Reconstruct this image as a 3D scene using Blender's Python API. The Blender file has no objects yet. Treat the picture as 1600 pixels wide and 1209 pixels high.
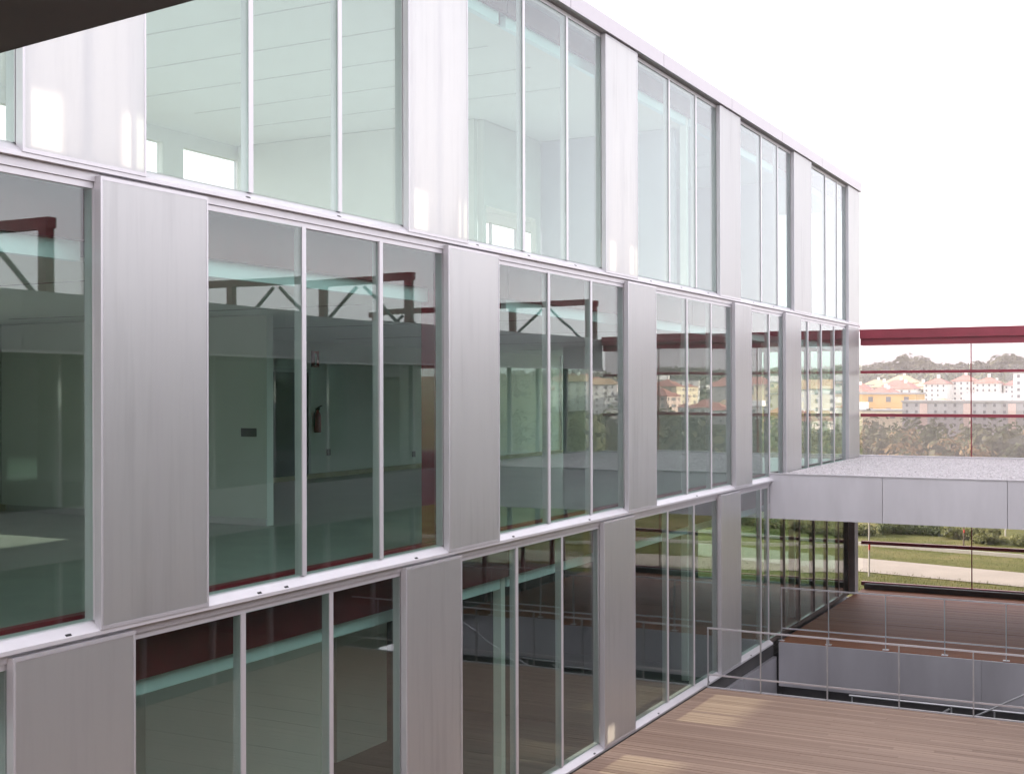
import bpy, math, random
from mathutils import Vector, Matrix
random.seed(7)
R = math.radians
scene = bpy.context.scene
col = scene.collection

# ------------------------------------------------------------------ camera, sky, sun, exposure
CAM = Vector((7.6, 0.0, 5.32))
yaw, pit, rol = R(27.7), R(.22), R(-.155)
Fw = Vector((-math.sin(yaw)*math.cos(pit), math.cos(yaw)*math.cos(pit), math.sin(pit)))
Rt = Vector((math.cos(yaw), math.sin(yaw), 0)); Up = Rt.cross(Fw)
R2 = Rt*math.cos(rol) + Up*math.sin(rol); U2 = Up*math.cos(rol) - Rt*math.sin(rol)
cd = bpy.data.cameras.new('camera'); cam = bpy.data.objects.new('camera', cd); col.objects.link(cam)
m = Matrix.Identity(4)
for i in range(3):
    m[i][0], m[i][1], m[i][2], m[i][3] = R2[i], U2[i], -Fw[i], CAM[i]
cam.matrix_world = m
cd.sensor_width = 36; cd.lens = 36*1971/1600; cd.clip_start = .05; cd.clip_end = 8000
scene.camera = cam

SUN_EL = R(14.5)
w = bpy.data.worlds.new('World'); scene.world = w; w.use_nodes = True
nt = w.node_tree; nt.nodes.clear()
sky = nt.nodes.new('ShaderNodeTexSky'); sky.sky_type = 'NISHITA'; sky.sun_disc = False
sky.sun_elevation = SUN_EL; sky.sun_rotation = R(270); sky.dust_density = 4; sky.air_density = 1.0; sky.altitude = 50
mx = nt.nodes.new('ShaderNodeMix'); mx.data_type = 'RGBA'; mx.inputs[0].default_value = .80
mx.inputs[7].default_value = (6.9, 6.6, 7.0, 1)          # thin even cloud over the clear sky
nt.links.new(sky.outputs[0], mx.inputs[6])
bg = nt.nodes.new('ShaderNodeBackground'); bg.inputs[1].default_value = .14
out = nt.nodes.new('ShaderNodeOutputWorld')
nt.links.new(mx.outputs[2], bg.inputs[0]); nt.links.new(bg.outputs[0], out.inputs[0])

sl = bpy.data.lights.new('sun', 'SUN'); sl.energy = 5.0; sl.angle = R(.6); sl.color = (1, .89, .73)
so = bpy.data.objects.new('sun', sl); col.objects.link(so)
so.rotation_euler = Vector((math.cos(SUN_EL), 0, -math.sin(SUN_EL))).to_track_quat('-Z', 'Y').to_euler()
so.location = (-40, 15, 30)

vs = scene.view_settings
vs.view_transform = 'Standard'; vs.look = 'None'; vs.gamma = 1; vs.exposure = 1.5
cy = scene.cycles
cy.use_denoising = True; cy.max_bounces = 10; cy.diffuse_bounces = 4; cy.glossy_bounces = 5
cy.transmission_bounces = 4; cy.transparent_max_bounces = 24; cy.sample_clamp_indirect = 4
cy.caustics_reflective = False; cy.caustics_refractive = False; cy.volume_bounces = 0

# ------------------------------------------------------------------ materials
def newmat(name):
    mt = bpy.data.materials.new(name); mt.use_nodes = True
    n = mt.node_tree; b = n.nodes['Principled BSDF']
    return mt, n, b
def N(n, t, **kw):
    x = n.nodes.new(t)
    for k, v in kw.items(): setattr(x, k, v)
    return x
def mapping(n, scale, src='Object', perobj=True):
    tc = N(n, 'ShaderNodeTexCoord'); mp = N(n, 'ShaderNodeMapping'); mp.inputs['Scale'].default_value = scale
    if src == 'World':
        g = N(n, 'ShaderNodeNewGeometry'); n.links.new(g.outputs['Position'], mp.inputs[0])
    else:
        n.links.new(tc.outputs[src], mp.inputs[0])
        if perobj:
            oi = N(n, 'ShaderNodeObjectInfo'); ml = N(n, 'ShaderNodeMath', operation='MULTIPLY'); ml.inputs[1].default_value = 37
            n.links.new(oi.outputs['Random'], ml.inputs[0]); cb = N(n, 'ShaderNodeCombineXYZ')
            for k in range(3): n.links.new(ml.outputs[0], cb.inputs[k])
            n.links.new(cb.outputs[0], mp.inputs['Location'])
    return mp
def noise(n, mp, scale=5, detail=6, rough=.6):
    t = N(n, 'ShaderNodeTexNoise'); t.inputs['Scale'].default_value = scale; t.inputs['Detail'].default_value = detail
    t.inputs['Roughness'].default_value = rough; n.links.new(mp.outputs[0], t.inputs[0]); return t
def ramp(n, src, stops):
    r = N(n, 'ShaderNodeValToRGB'); e = r.color_ramp.elements
    while len(e) < len(stops): e.new(.5)
    for x, (p, c) in zip(e, stops): x.position = p; x.color = (*c, 1)
    n.links.new(src, r.inputs[0]); return r
def bump(n, b, src, strength=.2, dist=.02):
    x = N(n, 'ShaderNodeBump'); x.inputs['Strength'].default_value = strength; x.inputs['Distance'].default_value = dist
    n.links.new(src, x.inputs['Height']); n.links.new(x.outputs[0], b.inputs['Normal'])
def mul(c, k): return tuple(min(1, v*k) for v in c)
def simple(name, c, rough=.5, metal=0, var=.12, scale=(2, 2, 2), nscale=3, bmp=0, src='Object', spec=.5):
    mt, n, b = newmat(name)
    mp = mapping(n, scale, src); t = noise(n, mp, nscale)
    r = ramp(n, t.outputs[0], [(.3, mul(c, 1-var)), (.7, mul(c, 1+var))])
    n.links.new(r.outputs[0], b.inputs['Base Color'])
    b.inputs['Roughness'].default_value = rough; b.inputs['Metallic'].default_value = metal
    b.inputs['Specular IOR Level'].default_value = spec
    if bmp: bump(n, b, t.outputs[0], bmp)
    return mt
def glass(name, tint, f0):
    mt, n, b = newmat(name); n.nodes.remove(b); o = n.nodes['Material Output']
    tr = N(n, 'ShaderNodeBsdfTransparent'); tr.inputs[0].default_value = (*tint, 1)
    gl = N(n, 'ShaderNodeBsdfGlossy'); gl.inputs['Roughness'].default_value = 0; gl.inputs[0].default_value = (.94, .93, .96, 1)
    mp = mapping(n, (1, 1, .5)); t = noise(n, mp, 1.1, 1); bp = N(n, 'ShaderNodeBump'); bp.inputs['Strength'].default_value = .02; bp.inputs['Distance'].default_value = .05
    n.links.new(t.outputs[0], bp.inputs['Height']); n.links.new(bp.outputs[0], gl.inputs['Normal'])
    lw = N(n, 'ShaderNodeLayerWeight'); lw.inputs[0].default_value = .5
    p = N(n, 'ShaderNodeMath', operation='POWER'); p.inputs[1].default_value = 5; n.links.new(lw.outputs['Facing'], p.inputs[0])
    a = N(n, 'ShaderNodeMath', operation='MULTIPLY_ADD'); a.inputs[1].default_value = 1-f0; a.inputs[2].default_value = f0
    n.links.new(p.outputs[0], a.inputs[0])
    ms = N(n, 'ShaderNodeMixShader'); n.links.new(a.outputs[0], ms.inputs[0]); n.links.new(tr.outputs[0], ms.inputs[1]); n.links.new(gl.outputs[0], ms.inputs[2])
    n.links.new(ms.outputs[0], o.inputs[0]); return mt

M = {}
M['glass'] = glass('green_glass', (.80, .895, .855), .082)
M['clear'] = glass('clear_glass', (.96, .955, .96), .030)
def veil():
    mt = glass('veiled_glass', (.78, .76, .765), .03); n = mt.node_tree; o = n.nodes['Material Output']
    src = o.inputs[0].links[0].from_socket
    df = N(n, 'ShaderNodeBsdfTranslucent'); df.inputs[0].default_value = (.72, .68, .70, 1)
    ms = N(n, 'ShaderNodeMixShader'); ms.inputs[0].default_value = .10
    n.links.new(src, ms.inputs[1]); n.links.new(df.outputs[0], ms.inputs[2]); n.links.new(ms.outputs[0], o.inputs[0]); return mt
M['veil'] = veil()
M['alu'] = simple('anodised_aluminium', (.60, .58, .61), .34, .35, .05, (1, 1, .3), 4)
M['alu_light'] = simple('white_aluminium', (.66, .64, .67), .34, .15, .04, (1, 1, .3), 4)
M['mullion'] = simple('mullion_aluminium', (.64, .62, .65), .35, .25, .04, (1, 1, .3), 4)
M['bronze'] = simple('bronze_mullion', (.16, .13, .12), .45, .3, .1)
M['slot'] = simple('black_rubber', (.008, .008, .009), .7, 0, .1)
M['white'] = simple('white_plaster', (.80, .81, .79), .8, 0, .03, (1, 1, 1), 2, src='World')
M['ceil'] = simple('white_ceiling', (.82, .83, .82), .85, 0, .02, (1, 1, 1), 2, src='World')
M['grille'] = simple('dark_slot', (.12, .12, .13), .6, 0, .1)
M['slot_lt'] = simple('grey_slot', (.52, .52, .53), .6, 0, .1)
M['lilac'] = simple('lilac_grey_wall', (.58, .56, .65), .8, 0, .03, (1, 1, 1), 2, src='World')
M['strip'] = simple('white_bulkhead', (.74, .88, .93), .6, 0, .02)
M['floor_in'] = simple('vinyl_floor', (.36, .39, .37), .28, 0, .12, (1, 1, 1), 1.5, src='World')
M['floor_top'] = simple('pale_vinyl_floor', (.50, .54, .58), .4, 0, .06, (1, 1, 1), 1.5, src='World')
M['dim_room'] = simple('dim_room_surface', (.10, .105, .10), .7, 0, .1, (1, 1, 1), 2, src='World')  # dimness of the ground-storey rooms put into the surface colour
M['dark_red'] = simple('dark_red_steel', (.13, .014, .019), .45, 0, .2, (1, 1, 1), 3)
M['shaded_steel'] = simple('shaded_red_steel', (.030, .020, .018), .55, 0, .2)  # red beam steel, its backlit underside shade put into the colour
M['red'] = simple('red_steel', (.27, .022, .036), .42, 0, .14, (1, 1, 1), 3)
M['red_far'] = simple('wine_red_steel', (.25, .030, .050), .45, 0, .15, (.6, 1, 1), 3)
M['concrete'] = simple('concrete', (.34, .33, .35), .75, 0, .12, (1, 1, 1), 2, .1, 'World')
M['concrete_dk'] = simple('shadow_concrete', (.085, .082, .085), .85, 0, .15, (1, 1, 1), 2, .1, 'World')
M['steel'] = simple('galvanised_steel', (.50, .50, .52), .38, .7, .1, (1, 1, 1), 6)
M['door'] = simple('grey_door', (.10, .12, .12), .5, 0, .1)
M['oak'] = simple('pale_threshold', (.55, .47, .32), .6, 0, .1)

def sheet_mat():   # fine translucent panel sheet with faint vertical flutes
    mt, n, b = newmat('translucent_panel'); o = n.nodes['Material Output']
    mp = mapping(n, (1, 1, .05)); t = noise(n, mp, 9, 3)
    mp2 = mapping(n, (1, 1, .4)); t2 = noise(n, mp2, 1.1, 4)
    ad = N(n, 'ShaderNodeMath', operation='ADD'); n.links.new(t.outputs[0], ad.inputs[0]); n.links.new(t2.outputs[0], ad.inputs[1])
    r = ramp(n, ad.outputs[0], [(.35, (.64, .64, .645)), (.68, (.86, .86, .865))])
    r.color_ramp.elements[0].position = .46; r.color_ramp.elements[1].position = .92
    oi = N(n, 'ShaderNodeObjectInfo'); rv = ramp(n, oi.outputs['Random'], [(0, (.90, .90, .905)), (1, (1, 1, 1))])
    mq = N(n, 'ShaderNodeMix', data_type='RGBA', blend_type='MULTIPLY'); mq.inputs[0].default_value = 1
    n.links.new(r.outputs[0], mq.inputs[6]); n.links.new(rv.outputs[0], mq.inputs[7])
    mp4 = mapping(n, (1, 5, .25)); t4 = noise(n, mp4, 2.4, 8, .75); rs = ramp(n, t4.outputs[0], [(.36, (.86, .86, .87)), (.52, (1, 1, 1))])
    mz = N(n, 'ShaderNodeMix', data_type='RGBA', blend_type='MULTIPLY'); mz.inputs[0].default_value = .4
    n.links.new(mq.outputs[2], mz.inputs[6]); n.links.new(rs.outputs[0], mz.inputs[7])
    n.links.new(mz.outputs[2], b.inputs['Base Color']); b.inputs['Roughness'].default_value = .38; b.inputs['Metallic'].default_value = .55
    wv = N(n, 'ShaderNodeTexWave'); wv.wave_type = 'BANDS'; wv.bands_direction = 'Y'; wv.inputs['Scale'].default_value = 22
    tc = N(n, 'ShaderNodeTexCoord'); n.links.new(tc.outputs['Object'], wv.inputs[0]); bump(n, b, wv.outputs[0], .06, .003)
    tl = N(n, 'ShaderNodeBsdfTranslucent'); tl.inputs[0].default_value = (.80, .78, .74, 1)
    ms = N(n, 'ShaderNodeMixShader'); ms.inputs[0].default_value = .42
    n.links.new(b.outputs[0], ms.inputs[1]); n.links.new(tl.outputs[0], ms.inputs[2]); n.links.new(ms.outputs[0], o.inputs[0])
    return mt
M['sheet'] = sheet_mat()
def metal_panel(name, c, met=.5):
    mt, n, b = newmat(name)
    mp = mapping(n, (.6, .6, .15)); t = noise(n, mp, 2.2, 4)
    r = ramp(n, t.outputs[0], [(.3, mul(c, .9)), (.7, mul(c, 1.08))]); n.links.new(r.outputs[0], b.inputs['Base Color'])
    r2 = ramp(n, t.outputs[0], [(.3, (.36,)*3), (.7, (.5,)*3)]); n.links.new(r2.outputs[0], b.inputs['Roughness'])
    b.inputs['Metallic'].default_value = met
    mp2 = mapping(n, (.5, .5, .5)); t2 = noise(n, mp2, 1.3, 1); bump(n, b, t2.outputs[0], .12, .05)
    return mt
M['fascia'] = metal_panel('matt_metal_fascia', (.80, .79, .83), .2)
M['fascia_dk'] = metal_panel('grey_metal_fascia', (.52, .51, .55))
M['fascia_wing'] = metal_panel('zinc_fascia', (.48, .48, .50))
M['alu_wing'] = simple('grey_aluminium', (.42, .42, .43), .4, .3, .06)
M['fascia_top'] = metal_panel('pale_metal_fascia', (.50, .47, .50))
def wood(name, c1, c2, dark):
    mt, n, b = newmat(name)
    mp = mapping(n, (.35, 9, 9)); t = noise(n, mp, 3, 8, .65)
    oi = N(n, 'ShaderNodeObjectInfo')
    r = ramp(n, oi.outputs['Random'], [(0, c1), (1, c2)])
    r2 = ramp(n, t.outputs[0], [(.32, (.62,)*3), (.62, (1.0,)*3)])
    mm = N(n, 'ShaderNodeMix', data_type='RGBA', blend_type='MULTIPLY'); mm.inputs[0].default_value = 1
    n.links.new(r.outputs[0], mm.inputs[6]); n.links.new(r2.outputs[0], mm.inputs[7])
    mp3 = mapping(n, (1.4, 5, 5)); t3 = N(n, 'ShaderNodeTexVoronoi'); t3.inputs['Scale'].default_value = 1.6; n.links.new(mp3.outputs[0], t3.inputs[0])
    r3 = ramp(n, t3.outputs['Distance'], [(.03, dark), (.09, (1, 1, 1))])
    m2 = N(n, 'ShaderNodeMix', data_type='RGBA', blend_type='MULTIPLY'); m2.inputs[0].default_value = .8
    n.links.new(mm.outputs[2], m2.inputs[6]); n.links.new(r3.outputs[0], m2.inputs[7])
    n.links.new(m2.outputs[2], b.inputs['Base Color']); b.inputs['Roughness'].default_value = .62
    bump(n, b, t.outputs[0], .25, .004); return mt
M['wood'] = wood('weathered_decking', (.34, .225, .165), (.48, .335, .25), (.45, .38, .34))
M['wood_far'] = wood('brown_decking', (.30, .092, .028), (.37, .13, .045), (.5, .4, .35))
def gravel_mat():
    mt, n, b = newmat('pale_gravel')
    mp = mapping(n, (1, 1, 1), 'World'); t = N(n, 'ShaderNodeTexVoronoi'); t.inputs['Scale'].default_value = 22; n.links.new(mp.outputs[0], t.inputs[0])
    t2 = noise(n, mp, 3)
    r = ramp(n, t.outputs['Color'], [(.1, (.40, .38, .39)), (.8, (.66, .63, .64))])
    r2 = ramp(n, t2.outputs[0], [(.3, (.85,)*3), (.7, (1,)*3)])
    mm = N(n, 'ShaderNodeMix', data_type='RGBA', blend_type='MULTIPLY'); mm.inputs[0].default_value = 1
    n.links.new(r.outputs[0], mm.inputs[6]); n.links.new(r2.outputs[0], mm.inputs[7]); n.links.new(mm.outputs[2], b.inputs['Base Color'])
    b.inputs['Roughness'].default_value = .9; bump(n, b, t.outputs['Distance'], .6, .03); return mt
M['gravel'] = gravel_mat()
M['stone'] = simple('gravel_stone', (.56, .53, .54), .9, 0, .35, (1, 1, 1), 9, src='World')
def ground_mat():
    mt, n, b = newmat('grass_ground')
    mp = mapping(n, (1, 1, 1), 'World')
    t = noise(n, mp, .35, 10, .7); t2 = noise(n, mp, 9, 6, .7)
    r = ramp(n, t.outputs[0], [(.30, (.075, .082, .022)), (.48, (.115, .12, .035)), (.60, (.17, .155, .06)), (.75, (.24, .19, .095))])
    r2 = ramp(n, t2.outputs[0], [(.3, (.55,)*3), (.7, (1.1,)*3)])
    mm = N(n, 'ShaderNodeMix', data_type='RGBA', blend_type='MULTIPLY'); mm.inputs[0].default_value = 1
    n.links.new(r.outputs[0], mm.inputs[6]); n.links.new(r2.outputs[0], mm.inputs[7]); n.links.new(mm.outputs[2], b.inputs['Base Color'])
    b.inputs['Roughness'].default_value = .95; b.inputs['Specular IOR Level'].default_value = .1
    bump(n, b, t2.outputs[0], .8, .1); return mt
M['ground'] = ground_mat()
M['path'] = simple('pale_path', (.27, .235, .195), .9, 0, .12, (1, 1, 1), .8, .2, 'World')
M['kerb'] = simple('kerb_concrete', (.36, .34, .31), .9, 0, .12, (1, 1, 1), 1, 0, 'World')
def leaf(name, a, b_, tr=.3):
    mt, n, b = newmat(name); o = n.nodes['Material Output']
    mp = mapping(n, (1, 1, 1)); t = noise(n, mp, 1.3, 5)
    r = ramp(n, t.outputs[0], [(.3, a), (.7, b_)]); n.links.new(r.outputs[0], b.inputs['Base Color']); b.inputs['Roughness'].default_value = .7
    tl = N(n, 'ShaderNodeBsdfTranslucent'); n.links.new(r.outputs[0], tl.inputs[0])
    ms = N(n, 'ShaderNodeMixShader'); ms.inputs[0].default_value = tr
    n.links.new(b.outputs[0], ms.inputs[1]); n.links.new(tl.outputs[0], ms.inputs[2]); n.links.new(ms.outputs[0], o.inputs[0]); return mt
M['leaf1'] = leaf('green_leaves', (.045, .062, .02), (.10, .12, .035))
M['leaf2'] = leaf('olive_leaves', (.11, .105, .035), (.22, .19, .075))
M['leaf3'] = leaf('autumn_leaves', (.20, .14, .06), (.33, .235, .115))
M['leaf4'] = leaf('shrub_leaves', (.075, .085, .022), (.15, .155, .045))
M['wood_far_mass'] = leaf('woodland_leaves', (.075, .08, .036), (.14, .14, .065), .25)
M['bark'] = simple('bark', (.10, .075, .055), .9, 0, .3, (3, 3, 1), 4)
M['rub'] = simple('red_enamel', (.42, .02, .02), .3, 0, .05)

# ------------------------------------------------------------------ mesh helpers
WL = {}
def wloc(o): return WL.get(o.name, Vector((0, 0, 0))) if o else Vector((0, 0, 0))
class MB:
    def __init__(s): s.v = []; s.f = []
    def box(s, x0, x1, y0, y1, z0, z1):
        b = len(s.v)
        s.v += [(x, y, z) for z in (z0, z1) for y in (y0, y1) for x in (x0, x1)]
        s.f += [tuple(b+i for i in q) for q in ((0, 2, 3, 1), (4, 5, 7, 6), (0, 1, 5, 4), (2, 6, 7, 3), (0, 4, 6, 2), (1, 3, 7, 5))]
        return s
    def prism_y(s, prof, y0, y1):     # profile in (x, z), counter-clockwise seen from -y
        b = len(s.v); k = len(prof)
        s.v += [(x, y0, z) for x, z in prof] + [(x, y1, z) for x, z in prof]
        s.f += [tuple(b+i for i in range(k)), tuple(b+k+i for i in reversed(range(k)))]
        s.f += [(b+(i+1) % k, b+i, b+k+i, b+k+(i+1) % k) for i in range(k)]
        return s
    def bar(s, p, q, r, sides=8, r2=None):
        p, q = Vector(p), Vector(q); d = (q-p).normalized(); r2 = r if r2 is None else r2
        a = d.orthogonal().normalized(); c = d.cross(a); b = len(s.v)
        for base, rr in ((p, r), (q, r2)):
            s.v += [tuple(base + (a*math.cos(t*2*math.pi/sides) + c*math.sin(t*2*math.pi/sides))*rr) for t in range(sides)]
        s.f += [(b+i, b+(i+1) % sides, b+sides+(i+1) % sides, b+sides+i) for i in range(sides)]
        s.f += [tuple(b+i for i in reversed(range(sides))), tuple(b+sides+i for i in range(sides))]
        return s
    def beam(s, p, q, wd, ht, up=(0, 0, 1)):
        p, q = Vector(p), Vector(q); d = (q-p).normalized(); sd = d.cross(Vector(up)).normalized(); u = sd.cross(d); b = len(s.v)
        for e in (p, q):
            s.v += [tuple(e + sd*(sx*wd/2) + u*(sz*ht/2)) for sz in (-1, 1) for sx in (-1, 1)]
        s.f += [tuple(b+i for i in q_) for q_ in ((0, 2, 3, 1), (4, 5, 7, 6), (0, 1, 5, 4), (2, 6, 7, 3), (0, 4, 6, 2), (1, 3, 7, 5))]
        return s
    def mesh(s, name, mat, off=(0, 0, 0), smooth=False):
        me = bpy.data.meshes.new(name); o = Vector(off)
        me.from_pydata([tuple(Vector(v)-o) for v in s.v], [], s.f); me.update()
        import bmesh
        bm = bmesh.new(); bm.from_mesh(me); bmesh.ops.recalc_face_normals(bm, faces=bm.faces[:]); bm.to_mesh(me); bm.free()
        me.materials.append(mat)
        if smooth:
            for p in me.polygons: p.use_smooth = True
        return me
    def build(s, name, mat, parent=None, smooth=False, bevel=0):
        if not s.v: return None
        lo = Vector([min(v[i] for v in s.v) for i in range(3)]); hi = Vector([max(v[i] for v in s.v) for i in range(3)])
        c = Vector(((lo.x+hi.x)/2, (lo.y+hi.y)/2, lo.z))
        o = bpy.data.objects.new(name, s.mesh(name, mat, c, smooth)); col.objects.link(o)
        o.parent = parent; o.location = c - wloc(parent); WL[o.name] = c
        if bevel:
            bv = o.modifiers.new('bevel', 'BEVEL'); bv.width = bevel; bv.segments = 2; bv.limit_method = 'ANGLE'
        return o
def B(*a): return MB().box(*a)
def tag(o, label=None, cat=None, group=None, kind=None):
    for k, v in (('label', label), ('category', cat), ('group', group), ('kind', kind)):
        if v: o[k] = v
    return o
def thing(name, loc, label, cat, group=None):
    o = bpy.data.objects.new(name, None); col.objects.link(o); o.location = loc; o.empty_display_size = .3
    WL[o.name] = Vector(loc); return tag(o, label, cat, group)
def struct(name, mb, mat): return tag(mb.build(name, mat), kind='structure')

# ------------------------------------------------------------------ terrain
def hgt(x, y):
    r = max(0, y)
    pts = [(-400, -.3), (60, -.3), (72, -2), (88, -8), (112, -13), (200, -12), (230, -10), (320, -7), (420, -4), (560, 2), (720, 9), (900, 15), (1050, 17), (1300, 5), (1900, -10), (4000, -20)]
    z = pts[0][1]
    for (a, za), (b, zb) in zip(pts, pts[1:]):
        if a <= y <= b:
            t = (y-a)/(b-a); t = t*t*(3-2*t); z = za+(zb-za)*t; break
    if y > 600: z += (math.sin(x*.011+1.2)*3.5 + math.sin(x*.023+.4)*1.8)*min(1, (y-600)/250)
    return z
me = MB()
ys = [-300, -100, 0, 30, 36, 40, 46, 52, 60, 68, 75, 82, 90, 100, 112, 125, 140, 160, 190, 220, 250, 280, 310, 340, 370, 400, 450, 500, 560, 620, 680, 740, 800, 850, 900, 950, 1000, 1080, 1200, 1400, 1700, 2200]
xs = [-1500, -1100, -800] + [-600+i*40 for i in range(36)] + [900, 1200, 1500]
# ground stays below the lower courtyard level inside the building footprint
def gz(x, y): return hgt(x, y)
gx = sorted(set(xs + [-9.3, 15])); gy = sorted(set(ys + [34.95]))
for y in gy:
    for x in gx: me.v.append((x, y, gz(x, y)))
nx = len(gx)
for j in range(len(gy)-1):
    for i in range(nx-1):
        xm, ym = (gx[i]+gx[i+1])/2, (gy[j]+gy[j+1])/2
        if -9.3 < xm < 15 and -100 < ym < 34.95: continue        # basement of the building
        me.f.append((j*nx+i, j*nx+i+1, (j+1)*nx+i+1, (j+1)*nx+i))
struct('ground', me, M['ground'])

def ribbon(name, near, far, mat, dz, n=40):
    mb = MB()
    for k in range(n+1):
        t = k/n; x = -60+t*150
        yn, yf = near(x), far(x)
        mb.v += [(x, yn, hgt(x, yn)+dz), (x, yf, hgt(x, yf)+dz)]
    mb.f = [(2*k, 2*k+2, 2*k+3, 2*k+1) for k in range(n)]
    return struct(name, mb, mat)
ribbon('path', lambda x: 39.5-.23*x+.25*math.sin(x*.9)+.12*math.sin(x*2.3), lambda x: 42.5-.25*x, M['path'], .02)
kb = MB().beam((-60, 46.3+.06*60+9, -.22), (60, 46.3-.06*60-9.4, -.26), .10, .12)
struct('kerb', kb, M['kerb'])

# ------------------------------------------------------------------ lower courtyard level and decks
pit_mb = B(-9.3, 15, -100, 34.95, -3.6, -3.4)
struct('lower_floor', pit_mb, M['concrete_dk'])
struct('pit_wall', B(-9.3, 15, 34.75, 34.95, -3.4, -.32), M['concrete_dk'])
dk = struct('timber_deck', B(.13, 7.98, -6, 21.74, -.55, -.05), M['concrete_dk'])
PL = MB().box(-.5, .5, -.5, .5, -.5, .5)
def planks(parent, y0, y1, x0, x1, pitch, mat, splits, individually=True):
    row = 0; y = y0; stuff = MB()
    unit = MB().box(-.5, .5, -.5, .5, -.02, 0).mesh('plank', mat)
    while y < y1-.02:
        g = .024 if row in (7, 20, 41, 55, 66, 78, 84, 91) else .006
        cuts = [x0] + ([x0+(x1-x0)*random.uniform(.3, .7)] if splits else []) + [x1]
        for a, b in zip(cuts, cuts[1:]):
            yb = min(y+pitch-g, y1)
            zt = random.uniform(-.0015, .0015)
            if individually:
                o = bpy.data.objects.new('plank', unit); col.objects.link(o); o.parent = parent
                o.scale = (b-a-.004, yb-y, 1.4)
                o.location = Vector(((a+b)/2, (y+yb)/2, zt)) - wloc(parent)
            else: stuff.box(a+.002, b-.002, y, yb, -.028, zt)
        y += pitch; row += 1
    if not individually:
        s = stuff.build('near_planking', mat, parent); s['kind'] = 'stuff'
planks(dk, 8.0, 21.70, .14, 7.97, .105, M['wood'], True)
planks(dk, -6, 8.0, .14, 7.97, .14, M['wood'], False, False)
B(.13, 7.98, 21.745, 21.785, -.16, .012).build('edge_trim', M['alu_light'], dk)
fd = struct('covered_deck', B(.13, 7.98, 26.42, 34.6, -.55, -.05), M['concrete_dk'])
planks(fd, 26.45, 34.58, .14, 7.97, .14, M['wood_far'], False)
for k, (a, b) in enumerate([(.14, 4.2), (4.205, 7.97)]):
    B(a, b, 26.36, 26.415, -.93, -.004).build('edge_panel', M['fascia_dk'], fd)
struct('soffit_beam', B(.13, 7.98, 26.6, 27.0, -1.2, -.56), M['concrete_dk'])

# ------------------------------------------------------------------ main building
bl = thing('office_building', (0, 14, -3.4), 'three-storey office wing with glass bays and pale sliding panels along the courtyard', 'building')
Y0, Y1, BX = .9, 34.75, -9.0
floors = [dict(z=0.0, gt=3.30, C=0.0, top=3.40, ceil=2.72),
          dict(z=3.46, gt=7.00, C=3.42, top=7.04, ceil=6.41),
          dict(z=7.10, gt=10.60, C=7.06, top=10.65, ceil=10.22)]
panels = [[(1.1, 2.3), (6.44, 7.66), (11.74, 12.97), (17.17, 18.39), (22.61, 23.83)],
          [(1.9, 3.1), (7.29, 8.54), (12.67, 13.92), (18.13, 19.33), (23.51, 24.59), (27.08, 28.36), (33.07, 34.3)],
          [(1.1, 2.4), (6.53, 7.79), (11.81, 13.14), (17.28, 18.55), (22.62, 23.88), (27.80, 29.33), (33.10, 34.40)]]
bays = [[[2.25, 3.7, 5.1, 6.5], [7.6, 9.09, 10.45, 11.80], [12.9, 14.52, 15.88, 17.25], [18.3, 20.02, 21.33, 22.70], [23.7, 25.42, 25.97, 27.20, 28.47, 29.79, 31.03, 32.22, 33.3]],
        [[3.0, 4.5, 5.9, 7.32], [8.4, 10.01, 11.37, 12.73], [13.8, 15.49, 16.90, 18.20], [19.2, 21.0, 22.3, 23.57], [24.5, 26.07, 27.15], [28.2, 29.25, 30.52, 31.81, 33.10]],
        [[2.3, 3.75, 5.2, 6.58], [7.65, 9.21, 10.62, 11.90], [13.0, 14.75, 16.09, 17.40], [18.4, 20.15, 21.50, 22.76], [23.75, 25.52, 26.75, 27.95], [29.2, 30.98, 32.17, 33.25]]]
slots = [[16.86, 19.44, 21.97, 24.55], [6.98, 9.26, 9.66, 11.99, 14.33, 16.71, 21.35],
         [9.11, 10.53, 13.41, 14.79, 16.25, 19.16, 20.59, 22.01, 24.8, 26.22, 27.58]]
rp = random.Random(17)
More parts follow.
